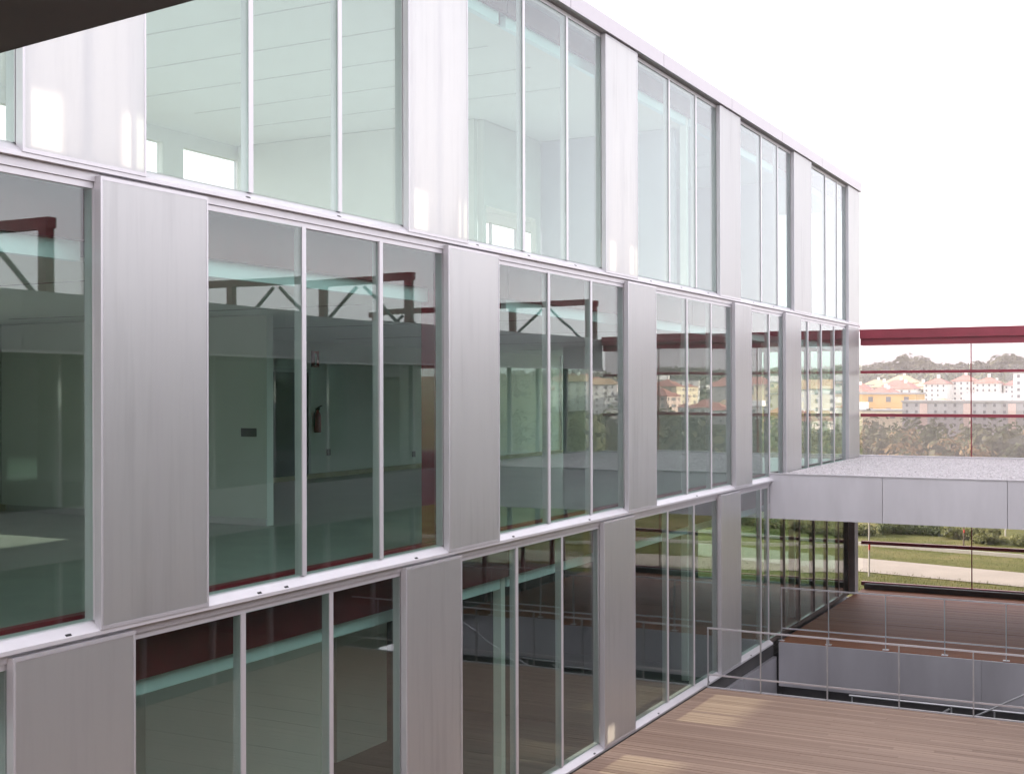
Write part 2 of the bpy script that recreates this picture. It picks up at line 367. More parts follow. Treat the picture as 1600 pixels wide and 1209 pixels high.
for k, fl in enumerate(floors):
    C = fl['C']
    # sill ledge and its drain slots
    prof = [(-.06, C), (.11, C), (.11, C+.032), (.0, C+.115), (-.06, C+.115)]
    ye = Y1 if k else 26.05
    sill = MB().prism_y(prof, Y0, ye).build('sill_rail', M['alu_light'], bl)
    for y in slots[k]:
        hw = .028
        MB().prism_y([(.082, C+.047), (.098, C+.035), (.101, C+.041), (.085, C+.056)], y-hw, y+hw).build('drain_slot', M['slot'], sill)
    if k:
        B(-.06, .055, Y0, Y1, C-.072, C-.002).build('band', M['alu'], bl)
        B(-.06, .035, Y0, Y1 if k == 2 else 26.05, C-.125, C-.074).build('head_rail', M['mullion'], bl)
    else: MB().box(-.06, .04, 26.06, 33.4, 0, .10).build('sill_rail', M['bronze'], bl)
    gz0, gz1 = C+.112, (floors[k+1]['C']-.12 if k < 2 else 10.60)
    for by in bays[k]:
        under = (k == 0 and by[0] > 23)
        fr = None
        for i, y in enumerate(by):
            bronze = under and y > 26
            z1 = gz1 if not bronze else 2.64
            o = B(-.05, .045, y-.032, y+.032, gz0-.003, z1+.003).build('mullion', M['bronze'] if bronze else M['mullion'], bl)
        for a, b in zip(by, by[1:]):
            bronze = under and b > 26.5
            B(.018, .032, a+.033, b-.033, gz0, 2.63 if bronze else gz1).build('glass_pane', M['glass'], bl).rotation_euler = (0, R(rp.gauss(0, .10)), R(rp.gauss(0, .16)))
    # sliding panels
    for (a, b) in panels[k]:
        z0, z1 = C+.035, (floors[k+1]['C']-.03 if k < 2 else 10.655)
        fr = MB()
        fr.box(.046, .118, a, a+.022, z0, z1).box(.046, .118, b-.022, b, z0, z1)
        fr.box(.046, .118, a+.022, b-.022, z0, z0+.03).box(.046, .118, a+.022, b-.022, z1-.03, z1)
        f = fr.build('sliding_panel', M['alu'], bl)
        B(.107, .1155, a+.022, b-.022, z0+.03, z1-.03).build('panel_sheet', M['sheet'], f)
        B(.06, .104, (a+b)/2-.045, (a+b)/2+.045, z0+.03, z1-.03).build('stiffener', M['alu'], f)
        # rear jambs and the wall strip behind the panel
        B(-.06, .035, a+.0, a+.07, gz0, gz1).build('jamb', M['alu'], bl)
B(-.06, .04, Y0, Y1, 10.60, 10.658).build('head_rail', M['mullion'], bl)
# roof edge
rf = B(BX-.1, .10, Y0, 34.42, 10.665, 10.86).build('roof', M['concrete'], bl)
jy = [Y0, 4.9, 8.6, 12.3, 15.97, 19.6, 23.22, 26.71, 30.22, 34.42]
for a, b in zip(jy, jy[1:]):
    B(.102, .160, a+.006, b-.006, 10.672, 10.905).build('fascia_panel', M['fascia_top'], rf)
B(BX-.12, .158, 34.425, 34.50, 10.672, 10.905).build('fascia_panel', M['fascia_top'], rf)
# interior: slabs, floors, ceilings, edge beams
for k, fl in enumerate(floors):
    z = fl['z']
    B(BX, -.335, Y0, Y1-.06, z-.35, z-.02).build('floor_slab', M['concrete'], bl)
    for fa, fb, fm in ([(Y0, 12.55, 'floor_in'), (12.555, Y1-.07, 'dim_room')] if k == 0 else [(Y0, Y1-.07, 'floor_top' if k == 2 else 'floor_in')]):
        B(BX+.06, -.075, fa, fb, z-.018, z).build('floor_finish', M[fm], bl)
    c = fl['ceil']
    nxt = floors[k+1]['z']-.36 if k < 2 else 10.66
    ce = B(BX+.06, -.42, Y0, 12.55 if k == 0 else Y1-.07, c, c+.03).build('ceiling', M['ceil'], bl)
    if k == 0: B(BX+.06, -.42, 12.555, Y1-.07, c, c+.03).build('ceiling', M['dim_room'], bl)
    if k == 2:
        for i in range(12):
            y = 8.9+i*1.35
            if y > 19.4: y += 2.6
            B(-7.6, -1.0, y, y+.03, c-.004, c+.001).build('light_slot', M['slot_lt'], ce)
    else:
        for i in range(6): B(-7.6, -1.0, 8.9+i*4.1, 8.94+i*4.1, c-.004, c+.001).build('light_slot', M['grille'], ce)
    cols = [7.6, 14.85, 22.1, 29.4]
    ed = [Y0]+cols+[Y1-.07]
    for a, b in zip(ed, ed[1:]):
        B(-.415, -.33, a+.1, b-.1, c-.01, c+.145).build('bulkhead', M['strip'], bl)
        B(-.328, -.25, a+.02, b-.02, c+.147, (floors[k+1]['z']-.02 if k < 2 else 10.66)).build('edge_beam', M['dark_red'], bl)
    for y in (cols if k == 0 else cols[2:]):
        B(-.46, -.34, y-.055, y+.055, z+.001, nxt-.002).build('column', M['white'], bl)
    if k == 1:
        B(-.20, -.10, Y0, Y1-.08, z+.001, z+.10).build('floor_channel', M['red'], bl)
        B(-.42, -.24, 12.93, 13.17, z+.002, nxt-.004).build('column', M['red'], bl)
# back wall, storey by storey
bwall = MB()
# ground storey: solid below and above a clerestory strip that lets the low sun through
def backwall(z0, z1, openings):
    mb = MB(); ylist = sorted(set([Y0, Y1] + [y for o in openings for y in o[:2]]))
    for a, b in zip(ylist, ylist[1:]):
        op = next((o for o in openings if o[0] <= a and b <= o[1]), None)
        if op:
            if op[2] > z0: mb.box(BX-.1, BX+.05, a, b, z0, op[2])
            if op[3] < z1: mb.box(BX-.1, BX+.05, a, b, op[3], z1)
        else: mb.box(BX-.1, BX+.05, a, b, z0, z1)
    o = mb.build('back_wall', M['white'], bl)
    for (a, b, c, d) in openings:
        n = max(1, round((b-a)/1.4)); s = (b-a)/n
        for i in range(n):
            B(BX-.03, BX-.01, a+i*s+.03, a+(i+1)*s-.03, c+.002, d-.002).build('window_pane', M['clear'], o)
            B(BX-.06, BX+.02, a+i*s-.03, a+i*s+.03, c+.001, d-.001).build('window_post', M['alu'], o)
    return o
e = math.tan(SUN_EL)
gb = backwall(0, 3.05, [(8.6, 12.0, 2.0, 2.7), (14.0, 17.55, 2.37, 2.70), (19.30, 21.35, 2.37, 2.70)])
bw1 = backwall(3.42, 7.0, [(1.6, 6.2, 3.9, 4.55), (6.9, 11.6, 3.9, 4.55)])  # unseen window strips added to bring daylight into the middle storey
backwall(7.06, 10.66, [(2.8, 6.9, 7.3, 9.95), (7.5, 12.2, 7.3, 9.95), (12.9, 17.65, 7.3, 9.95), (18.2, 23.0, 7.3, 9.95), (23.6, 28.2, 7.3, 9.95), (28.9, 33.4, 7.3, 9.95)])
# glazed end wall
for k, fl in enumerate(floors):
    z0 = fl['z']+.002; z1 = (floors[k+1]['z']-.36 if k < 2 else 10.655)
    n = 7
    for i in range(n):
        x0 = BX+.1+(8.85)*i/n; x1 = BX+.1+8.85*(i+1)/n
        B(x0+.03, x1-.03, 34.66, 34.675, z0, z1).build('end_pane', M['glass'], bl)
        B(x0-.03, x0+.03, 34.64, 34.70, z0, z1).build('end_mullion', M['mullion'], bl)
# corner column under the canopy and corner post
B(-.28, .18, 33.40, 33.80, 0.0, 2.66).build('corner_column', M['concrete'], bl)
B(-.055, .04, 34.42, 34.52, 3.5, 10.6).build('corner_post', M['alu'], bl)
# partitions: middle storey
pw = B(-8.9, -3.6, 13.98, 14.12, 3.462, 6.40).build('partition', M['white'], bl)
B(-8.9, -3.595, 13.955, 13.978, 3.463, 3.56).build('skirting', M['alu'], pw)
B(-4.05, -3.78, 13.966, 13.979, 4.70, 4.82).build('switch_plate', M['grille'], pw)
B(-8.95, -8.78, .95, 34.6, 3.464, 3.56).build('skirting', M['oak'], bw1)
dr = B(-8.94, -8.90, 20.75, 21.95, 3.47, 5.75).build('door', M['door'], bw1)
fr = MB().box(-8.94, -8.86, 20.66, 20.745, 3.57, 5.83).box(-8.94, -8.86, 21.955, 22.04, 3.57, 5.83).box(-8.94, -8.86, 20.746, 21.954, 5.755, 5.83).build('door_frame', M['alu'], bw1)
MB().bar((-8.88, 21.82, 4.45), (-8.88, 21.70, 4.45), .014).build('door_handle', M['steel'], dr)
for y, z in ((22.78, 4.0), (26.3, 3.8), (14.6, 4.05)):
    B(-8.948, -8.925, y-.06, y+.06, z-.07, z+.07).build('socket_plate', M['grille'], bw1)
B(-5.5, -.6, 27.6, 27.72, 3.462, 6.40).build('partition', M['white'], bl)
B(-8.9, -1.4, 4.6, 4.72, 3.462, 6.40).build('partition', M['white'], bl)
# partitions: ground storey
gw = B(-4.6, -4.45, Y0, 12.6, .002, 2.71).build('partition', M['white'], bl)
g2 = B(-4.44, -1.6, 12.5, 12.62, .002, 2.71).build('partition', M['white'], bl)
for z in (.82, .98): B(-4.448, -4.425, 10.9, 11.13, z, z+.12).build('socket_plate', M['grille'], gw)
B(-8.9, -1.2, 18.3, 18.42, .002, 2.71).build('partition', M['dim_room'], bl)
B(-8.9, -1.2, 23.3, 23.42, .002, 2.71).build('partition', M['dim_room'], bl)
B(-4.6, -4.5, 23.43, 34.5, .002, 2.71).build('partition', M['dim_room'], bl)
B(BX+.055, BX+.08, 12.65, 34.6, .002, 2.36).build('dim_wall_sheet', M['dim_room'], gb)  # dark sheet added over the white wall to stand for room dimness
B(-3.2, -3.08, 14.9, 16.2, .002, 2.30).build('partition', M['white'], bl)
# partitions: top storey
B(-8.9, -3.5, 19.70, 19.82, 7.102, 10.21).build('partition', M['white'], bl)
tw = MB().box(-3.5, -3.38, 19.83, 22.14, 8.68, 10.21).box(-3.5, -3.38, 21.95, 22.14, 7.102, 8.68).box(-3.5, -3.38, 19.83, 19.93, 7.102, 8.68).build('partition', M['white'], bl)
B(-3.37, -.62, 22.16, 22.28, 7.102, 10.21).build('partition', M['lilac'], bl)
B(-3.5, -3.38, 22.29, 34.55, 7.102, 10.21).build('partition', M['lilac'], bl)
B(-3.37, -.62, 29.0, 29.12, 7.102, 10.21).build('partition', M['lilac'], bl)
# foundation face towards the light well
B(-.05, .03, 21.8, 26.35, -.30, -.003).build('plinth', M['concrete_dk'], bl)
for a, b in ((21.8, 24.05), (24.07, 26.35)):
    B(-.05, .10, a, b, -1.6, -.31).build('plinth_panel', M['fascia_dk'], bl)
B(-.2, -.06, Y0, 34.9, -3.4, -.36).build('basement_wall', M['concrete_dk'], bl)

# fire extinguisher and sign on the back wall
ex = thing('fire_extinguisher', (-8.86, 22.25, 4.45), 'dark red fire extinguisher hung on the white wall beside the grey door', 'extinguisher')
mb = MB(); prof = [(.0, .0), (.075, .0), (.08, .03), (.08, .36), (.06, .42), (.03, .45), (.03, .49)]
def lathe(mb, c, prof, seg=14):
    b = len(mb.v)
    for r_, z in prof: mb.v += [(c[0]+r_*math.cos(2*math.pi*i/seg), c[1]+r_*math.sin(2*math.pi*i/seg), c[2]+z) for i in range(seg)]
    for j in range(len(prof)-1):
        mb.f += [(b+j*seg+i, b+j*seg+(i+1) % seg, b+(j+1)*seg+(i+1) % seg, b+(j+1)*seg+i) for i in range(seg)]
    return mb
lathe(mb, (-8.84, 22.25, 4.45), prof).build('cylinder_body', M['rub'], ex, True)
MB().box(-8.88, -8.80, 22.22, 22.28, 4.94, 4.98).beam((-8.84, 22.25, 4.99), (-8.84, 22.40, 5.03), .03, .02).build('valve_handle', M['slot'], ex)
MB().bar((-8.84, 22.20, 4.95), (-8.84, 22.13, 4.85), .012).bar((-8.84, 22.13, 4.85), (-8.84, 22.14, 4.60), .012).build('hose', M['slot'], ex)
sg = thing('wall_sign', (-8.93, 22.3, 5.86), 'small red and white sign above the fire extinguisher', 'sign')
B(-8.946, -8.93, 22.17, 22.43, 5.86, 6.22).build('sign_plate', M['rub'], sg)
B(-8.929, -8.925, 22.27, 22.33, 5.92, 6.16).build('pictogram', M['white'], sg)

# ------------------------------------------------------------------ canopy link
cn = thing('canopy', (3.6, 30, 2.64), 'flat canopy with grey metal fascia and gravel roof bridging the two wings', 'canopy')
slab = B(.05, 7.62, 26.16, 34.6, 2.66, 3.5).build('roof_slab', M['concrete'], cn)
for a, b in zip([.02, 2.36, 4.73, 7.1], [2.36, 4.73, 7.1, 7.62]):
    B(a+.005, b-.005, 26.09, 26.155, 2.64, 3.565).build('fascia_panel', M['fascia'], cn)
B(.02, 7.62, 26.075, 26.17, 3.568, 3.592).build('edge_trim', M['alu_light'], cn)
B(.05, 7.62, 34.45, 34.6, 3.505, 3.60).build('edge_trim', M['alu_light'], cn)
gv = B(.16, 7.62, 26.175, 34.445, 3.505, 3.56).build('gravel_bed', M['gravel'], cn)
st = MB(); rg = random.Random(3)
for i in range(7000):
    x = rg.uniform(.2, 7.2); y = rg.uniform(26.2, 34.4); r_ = rg.uniform(.014, .034); b = len(st.v); a = rg.uniform(0, 6.28); q = rg.uniform(.5, .9)
    ring = [(x+r_*rg.uniform(.8, 1.2)*math.cos(a+t*1.2566), y+r_*rg.uniform(.7, 1.1)*math.sin(a+t*1.2566), 3.559) for t in range(5)]
    st.v += ring + [(x+rg.uniform(-.3, .3)*r_, y+rg.uniform(-.3, .3)*r_, 3.56+r_*q)]
    st.f += [(b+t, b+(t+1) % 5, b+5) for t in range(5)]
so_ = st.build('gravel_stones', M['stone'], cn); so_['kind'] = 'stuff'

# ------------------------------------------------------------------ red glazed screen at the courtyard end
sc = thing('glazed_screen', (3.6, 34.74, -.3), 'red steel framed glass screen closing the far end of the courtyard', 'screen')
RX = M['red_far']
B(0.06, 7.63, 34.62, 34.92, 6.73, 6.98).build('top_beam', RX, sc)
B(0.06, 7.63, 34.70, 34.86, 6.55, 6.728).build('top_beam', RX, sc)
for z, h in ((5.79, .075), (4.62, .085), (1.17, .085), (.06, .10)):
    B(0.06, 7.63, 34.70, 34.80, z, z+h).build('transom', RX, sc)
for x in (2.9, 5.75):
    B(x-.014, x+.014, 34.735, 34.765, -.3, 6.549).build('upright', RX, sc)
B(.2, 7.6, 34.42, 34.60, .002, .14).build('plinth', M['concrete_dk'], sc)
xsn = [.08, 2.88, 5.74, 7.62]
for zz in ((.165, 1.165), (1.26, 2.64), (3.6, 4.615), (4.71, 5.785), (5.87, 6.545)):
    for a, b in zip(xsn, xsn[1:]):
        B(a+.02, b-.02, 34.745, 34.755, zz[0], zz[1]).build('glass_pane', M['veil'] if zz[0] in (3.6, 5.87) else M['clear'], sc)

# ------------------------------------------------------------------ railings
def railing(name, y, xsl, top, low, label, plates):
    t = thing(name, (3.6, y, 0), label, 'railing', 'courtyard railings')
    for x in xsl:
        p = B(x-.009, x+.009, y-.02, y+.02, .0, top-.018).build('post', M['steel'], t)
        if plates: B(x-.06, x+.06, y-.05, y+.05, .001, .014).build('base_plate', M['alu_light'], p)
    MB().beam((xsl[0]-.01, y, top), (7.7, y, top), .036, .027).build('top_rail', M['alu'], t)
    MB().beam((xsl[0]+.009, y, low), (7.7, y, low), .022, .028).build('lower_rail', M['alu'], t)
    return t
railing('deck_railing', 21.72, [.16, 1.13, 2.3, 3.5, 4.68, 5.86, 7.04], 1.07, .24, 'thin steel railing along the edge of the sunlit timber deck', False)
railing('deck_railing', 26.52, [.16, 1.16, 2.33, 3.49, 4.65, 5.8, 6.96], 1.13, .27, 'thin steel railing along the edge of the covered dark deck', True)
sr = thing('stair_railing', (4.4, 23.8, -3.4), 'pale handrail of the stair going down into the light well', 'railing')
MB().bar((2.2, 23.8, -.36), (7.7, 23.8, -.34), .02).build('top_rail', M['steel'], sr)
MB().bar((3.2, 23.6, -.95), (4.02, 23.6, -.36), .02).build('handrail', M['steel'], sr)
MB().bar((3.75, 23.3, -.80), (6.2, 23.3, .62), .018).build('handrail', M['steel'], sr)
for x in (2.25, 4.02, 4.75, 6.2, 7.6): B(x-.012, x+.012, 23.79, 23.82, -3.4, -.38).build('post', M['steel'], sr)

# ------------------------------------------------------------------ opposite wing (seen in the glass) and the beam over the courtyard
ow = thing('opposite_wing', (10, 14, -3.4), 'grey clad wing with red roof trusses mirrored in the glazing', 'building')
WX, WY0 = 8.02, -8.0
for a in range(14):
    y = WY0+a*3.05
    if y > 34: break
    B(7.64, 7.70, y+.006, min(y+3.05, 34.75)-.006, 6.02, 6.90).build('fascia_panel', M['fascia_wing'], ow)
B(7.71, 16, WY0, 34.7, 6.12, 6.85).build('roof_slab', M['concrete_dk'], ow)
B(7.63, 7.76, WY0, 34.75, 5.96, 6.012).build('eave_trim', M['alu_light'], ow)
yy = WY0
while yy < 34.7:
    B(WX-.06, WX+.06, yy-.03, yy+.03, 3.56, 6.115).build('mullion', M['alu_wing'], ow)
    B(WX-.06, WX+.06, yy-.03, yy+.03, 0.0, 2.69).build('mullion', M['alu_wing'], ow)
    if not (-3 < yy < 4.0):
        B(WX-.006, WX+.006, yy+.03, min(yy+1.69, 34.7), 3.56, 6.115).build('glass_pane', M['glass'], ow)
    B(WX-.006, WX+.006, yy+.03, min(yy+1.69, 34.7), 0, 2.69).build('glass_pane', M['glass'], ow)
    yy += 1.72
for a in range(14):
    y = WY0+a*3.05
    if y > 34: break
    B(WX-.10, WX-.02, y+.006, min(y+3.05, 34.7)-.006, 2.70, 3.55).build('spandrel_panel', M['fascia_wing'], ow)
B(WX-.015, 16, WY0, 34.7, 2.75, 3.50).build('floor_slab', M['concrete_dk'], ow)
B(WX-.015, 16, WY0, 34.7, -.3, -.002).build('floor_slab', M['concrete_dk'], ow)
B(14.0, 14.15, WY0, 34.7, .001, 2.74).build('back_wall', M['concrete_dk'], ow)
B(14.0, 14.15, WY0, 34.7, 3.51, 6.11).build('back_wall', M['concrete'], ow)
for y in (5.0, 12.2, 19.4, 26.6): B(9.6, 13.99, y, y+.12, 3.51, 6.11).build('partition', M['concrete'], ow)
for y in (3.6, 14.0, 24.3, 34.55):
    tr = MB().beam((7.72, y, 7.98), (16, y, 7.98), .18, .17).build('roof_truss', M['dark_red'], ow)
    for i, x in enumerate((7.85, 10.3, 13.1, 15.8)):
        B(x-.085, x+.085, y-.085, y+.085, 6.86, 7.894).build('truss_post', M['dark_red'], tr)
    for i, x in enumerate((7.85, 10.3, 13.1)):
        MB().beam((x+.25, y, 6.90), (x+1.3, y, 7.84), .06, .07, (0, 1, 0)).build('truss_diagonal', M['concrete_dk'], tr)
        MB().beam((x+2.55, y, 6.90), (x+1.5, y, 7.84), .06, .07, (0, 1, 0)).build('truss_diagonal', M['concrete_dk'], tr)
bmx = thing('overhead_beam', (3.8, 3.2, 6.6), 'dark steel beam crossing above the courtyard between the two wings', 'beam')
d = Vector((1.1, -.15, 0)).normalized(); sd = Vector((-d.y, d.x, 0))*-1
p0 = Vector((3.69, 3.31, 6.6)); a0 = p0 + d*(-3.45); a1 = p0 + d*3.64
MB().beam(a0+sd*.19+Vector((0, 0, .27)), a1+sd*.19+Vector((0, 0, .27)), .06, .49).build('web', M['shaded_steel'], bmx)
MB().beam(a0+sd*.19+Vector((0, 0, .012)), a1+sd*.19+Vector((0, 0, .012)), .38, .024).build('bottom_flange', M['shaded_steel'], bmx)
MB().beam(a0+sd*.19+Vector((0, 0, .53)), a1+sd*.19+Vector((0, 0, .53)), .38, .024).build('top_flange', M['shaded_steel'], bmx)

# ------------------------------------------------------------------ vegetation
def crown_mesh(name, rnd, n, lobes, size, mat):
    mb = MB()
    for i in range(n):
        c, r_ = lobes[rnd.randrange(len(lobes))]
        u = Vector((rnd.gauss(0, 1), rnd.gauss(0, 1), rnd.gauss(0, 1))).normalized()*(r_*rnd.random()**.35)
        u.z *= .85
        p = Vector(c)+u
        nrm = (u.normalized()+Vector((rnd.gauss(0, .3), rnd.gauss(0, .3), rnd.gauss(0, .3)+.15))).normalized()
        a = nrm.orthogonal().normalized(); q = nrm.cross(a); ang = rnd.uniform(0, 6.28)
        a, q = a*math.cos(ang)+q*math.sin(ang), q*math.cos(ang)-a*math.sin(ang)
        s = size*rnd.uniform(.6, 1.3); b = len(mb.v)
        mb.v += [tuple(p-a*s), tuple(p+q*s*.5), tuple(p+a*s), tuple(p-q*s*.5)]
        mb.f.append((b, b+1, b+2, b+3))
    me_ = bpy.data.meshes.new(name); me_.from_pydata(mb.v, [], mb.f); me_.materials.append(mat); return me_
def tree_variant(seed, h, w_, mat, n=17000):
    rnd = random.Random(seed)
    lobes = []
    for i in range(13):
        t = rnd.uniform(.34, .92); rr = w_*(.5-abs(t-.55)*.75)
        a = rnd.uniform(0, 6.28)
        lobes.append(((rr*math.cos(a), rr*math.sin(a), h*t), w_*rnd.uniform(.17, .30)))
    lobes.append(((0, 0, h*.86), w_*.24))
    cm = crown_mesh('crown', rnd, n, lobes, .11, mat)
    tb = MB(); tb.bar((0, 0, -.5), (.1, 0, h*.45), h*.022+.05, 8, h*.014)
    tb.bar((.1, 0, h*.45), (0, .1, h*.85), h*.014, 6, .03)
    for (c, r_) in lobes[:7]: tb.bar((.06, .0, h*.33), c, h*.008, 5, .025)
    return cm, tb.mesh('trunk', M['bark'])
variants = [tree_variant(11, 12.5, 8, M['leaf1']), tree_variant(12, 12, 9, M['leaf2']), tree_variant(13, 11, 8.5, M['leaf3']), tree_variant(14, 13, 10, M['leaf2'])]
tl = ['dark green valley tree standing behind the red glazed screen', 'olive broad valley tree standing behind the red glazed screen',
      'tan autumn valley tree standing behind the red glazed screen', 'tall spreading olive tree standing behind the red glazed screen']
def tree(x, y, v, s, rz):
    t = thing('valley_tree', (x, y, hgt(x, y)-.1), tl[v], 'tree', 'trees in the valley')
    t.rotation_euler.z = rz; t.scale = (s, s, s)
    for nm, me_ in (('crown', variants[v][0]), ('trunk', variants[v][1])):
        o = bpy.data.objects.new(nm, me_); col.objects.link(o); o.parent = t
rt = random.Random(5)
for (y, x0, x1, step) in ((96, -22, 0, 5), (112, -28, -2, 5.5), (130, -34, -3, 6), (160, -42, -5, 7), (100, 10, 42, 8), (135, 16, 60, 9), (170, 22, 72, 11)):
    x = x0
    while x <= x1:
        tree(x+rt.uniform(-1.5, 1.5), y+rt.uniform(-6, 6), rt.choice([0, 0, 1, 1, 2, 2, 2, 3]), rt.uniform(.64, .86), rt.uniform(0, 6.28)); x += step*rt.uniform(.8, 1.2)
# shrubs beyond the path
def shrub_variant(seed, mat):
    rnd = random.Random(seed)
    lobes = [((rnd.uniform(-1.1, 1.1), rnd.uniform(-.6, .6), rnd.uniform(.2, .55)), rnd.uniform(.35, .6)) for i in range(9)]
    return crown_mesh('foliage', rnd, 1500, lobes, .11, mat)
sv = [shrub_variant(21, M['leaf4']), shrub_variant(22, M['leaf1']), shrub_variant(23, M['leaf4'])]
stem = MB()
for i in range(6): stem.bar((0, 0, -.1), (math.cos(i)*.8, math.sin(i)*.5, .5), .02, 5, .008)
stem_me = stem.mesh('stem', M['bark'])
sb_lab = ['bright green shrub on the bank beyond the pale path', 'dark green shrub on the bank beyond the pale path', 'loose leafy shrub on the bank beyond the pale path']
for i in range(20):
    x = -9+i*.9+rt.uniform(-.4, .4); y = 49.5-.2*x+rt.uniform(-1.2, 3.2)
    v = rt.randrange(3); t = thing('shrub', (x, y, hgt(x, y)-.05), sb_lab[v], 'shrub', 'shrubs on the bank')
    t.rotation_euler.z = rt.uniform(-.6, .6); s = rt.uniform(.45, .75); t.scale = (s, s, s*rt.uniform(.8, 1.1))
    for nm, me_ in (('foliage', sv[v]), ('stem', stem_me)):
        o = bpy.data.objects.new(nm, me_); col.objects.link(o); o.parent = t
# rough grass on both sides of the path
gr = MB(); rg = random.Random(9)
def tufts(n, fy, hmin, hmax):
    for i in range(n):
        x = rg.uniform(-12, 16); y = fy(x); z = hgt(x, y); h = rg.uniform(hmin, hmax); a = rg.uniform(0, 6.28); wd = h*.16
        b = len(gr.v); lx, ly = rg.uniform(-.4, .4)*h, rg.uniform(-.4, .4)*h
        gr.v += [(x-wd*math.cos(a), y-wd*math.sin(a), z-.02), (x+wd*math.cos(a), y+wd*math.sin(a), z-.02), (x+lx, y+ly, z+h)]
        gr.f.append((b, b+1, b+2))
tufts(9000, lambda x: 35.3+rg.random()**.8*(4.5-.23*x if x < 12 else 2), .03, .09)
tufts(14000, lambda x: 42.6-.25*x+rg.random()*9, .02, .07)
gme = bpy.data.meshes.new('rough_grass'); gme.from_pydata(gr.v, [], gr.f); gme.materials.append(M['leaf4'])
go = bpy.data.objects.new('rough_grass', gme); col.objects.link(go); tag(go, 'rough green grass along both sides of the pale path', 'grass', kind='stuff')
# marker stakes beside the path
def stake(x, y, h, label, mat):
    t = thing('marker_stake', (x, y, hgt(x, y)), label, 'stake', 'stakes beyond the screen')
    z = hgt(x, y)
    MB().bar((x, y, z-.2), (x+.02, y, z+h), .028, 8, .022).build('pole', mat, t)
    MB().bar((x+.014, y, z+h*.30), (x+.016, y, z+h*.36), .030, 8).build('band', M['rub'], t)
stake(-.62, 38.9, 2.7, 'tall pale stake with a red band standing at the near edge of the path', M['kerb'])
stake(.9, 47.5, 1.8, 'short grey stake standing among the shrubs', M['bark'])
stake(1.8, 52, 2.4, 'pale stake behind the shrubs on the bank', M['kerb'])

# ------------------------------------------------------------------ town on the far hillside
def hm(name, c, v=.06): return simple(name, c, .85, 0, v, (.3, .3, .3), 1.0, 0)
HW = {'white': hm('white_render', (.80, .78, .76)), 'cream': hm('cream_render', (.72, .62, .46)), 'orange': hm('ochre_render', (.70, .46, .20)),
      'grey': hm('grey_render', (.42, .40, .40)), 'pink': hm('pink_render', (.66, .50, .44)), 'brick': hm('brick_facing', (.42, .17, .11))}
HR = {'red': hm('clay_tiles', (.36, .16, .13), .18), 'tan': hm('tan_tiles', (.45, .32, .20), .12), 'flat': hm('flat_roofing', (.40, .38, .37))}
M['pane'] = simple('dark_pane', (.20, .19, .20), .25, 0, .2)
hcount = 0
def house(x, y, w_, d_, h_, wall, roof, storeys, label, z=None, cols_=None, rz=0, trim=None):
    z = hgt(x, y)-.5 if z is None else z
    t = thing('hillside_house' if storeys < 4 else 'apartment_block', (x, y, z), label, 'house' if storeys < 4 else 'apartment block', 'town on the far hillside')
    t.rotation_euler.z = rz
    def loc(mb, name, mat, par):
        o = bpy.data.objects.new(name, mb.mesh(name, mat)); col.objects.link(o); o.parent = par; return o
    loc(B(-w_/2, w_/2, -d_/2, d_/2, -8, h_), 'wall', HW[wall], t)
    if trim:
        for k in range(trim): 
            xx = -w_/2+w_*(k+.5)/trim
            loc(B(xx-.9, xx+.9, -d_/2-.25, -d_/2-.005, -8, h_-.3), 'pier', HW['pink'], t)
    if roof == 'flat':
        ro = loc(MB().box(-w_/2-.3, w_/2+.3, -d_/2-.3, d_/2+.3, h_+.005, h_+.45), 'roof', HR['flat'], t)
        loc(B(-w_*.15, w_*.1, -d_*.2, d_*.2, h_+.46, h_+2.3), 'roof_house', HW['white'], ro)
    else:
        rh = min(w_, d_)*.28; mb = MB(); e_ = .5; hx = max(.2, w_/2-d_/2*.9)
        mb.v = [(-w_/2-e_, -d_/2-e_, h_+.01), (w_/2+e_, -d_/2-e_, h_+.01), (w_/2+e_, d_/2+e_, h_+.01), (-w_/2-e_, d_/2+e_, h_+.01), (-hx, 0, h_+rh), (hx, 0, h_+rh)]
        mb.f = [(0, 1, 5, 4), (1, 2, 5), (2, 3, 4, 5), (3, 0, 4), (3, 2, 1, 0)]
        ro = loc(mb, 'roof', HR[roof], t)
        loc(B(hx*.4-.5, hx*.4+.5, -.4, .4, h_+rh*.6, h_+rh+1.1), 'chimney', HW['white'], ro)
    n = cols_ or max(2, int(w_/3.2)); fh = h_/storeys
    ww = w_/n*.26; wme = B(-ww/2, ww/2, -.06, .06, 0, fh*.45).mesh('window', M['pane'])
    for s in range(storeys):
        for c in range(n):
            o = bpy.data.objects.new('window', wme); col.objects.link(o); o.parent = t
            o.location = (-w_/2+w_*(c+.5)/n, -d_/2-.03, s*fh+fh*.32)
    nd = max(1, int(d_/3.5))
    wme2 = B(-.06, .06, -.6, .6, 0, fh*.45).mesh('window', M['pane'])
    for s in range(storeys):
        for c in range(nd):
            o = bpy.data.objects.new('window', wme2); col.objects.link(o); o.parent = t
            o.location = (-w_/2-.03, -d_/2+d_*(c+.5)/nd, s*fh+fh*.32)
    return t
house(-74, 352, 42, 14, 6.0, 'orange', 'flat', 2, 'long ochre building with flat roof low on the far hillside', -1.6, 9)
house(-66, 336, 24, 8, 2.6, 'cream', 'flat', 1, 'low cream annex in front of the long ochre building', -2.5, 5)
house(-33, 338, 42, 12, 6.6, 'grey', 'flat', 4, 'grey four-storey block with pink piers facing the screen', -4.2, 18, 0, 4)
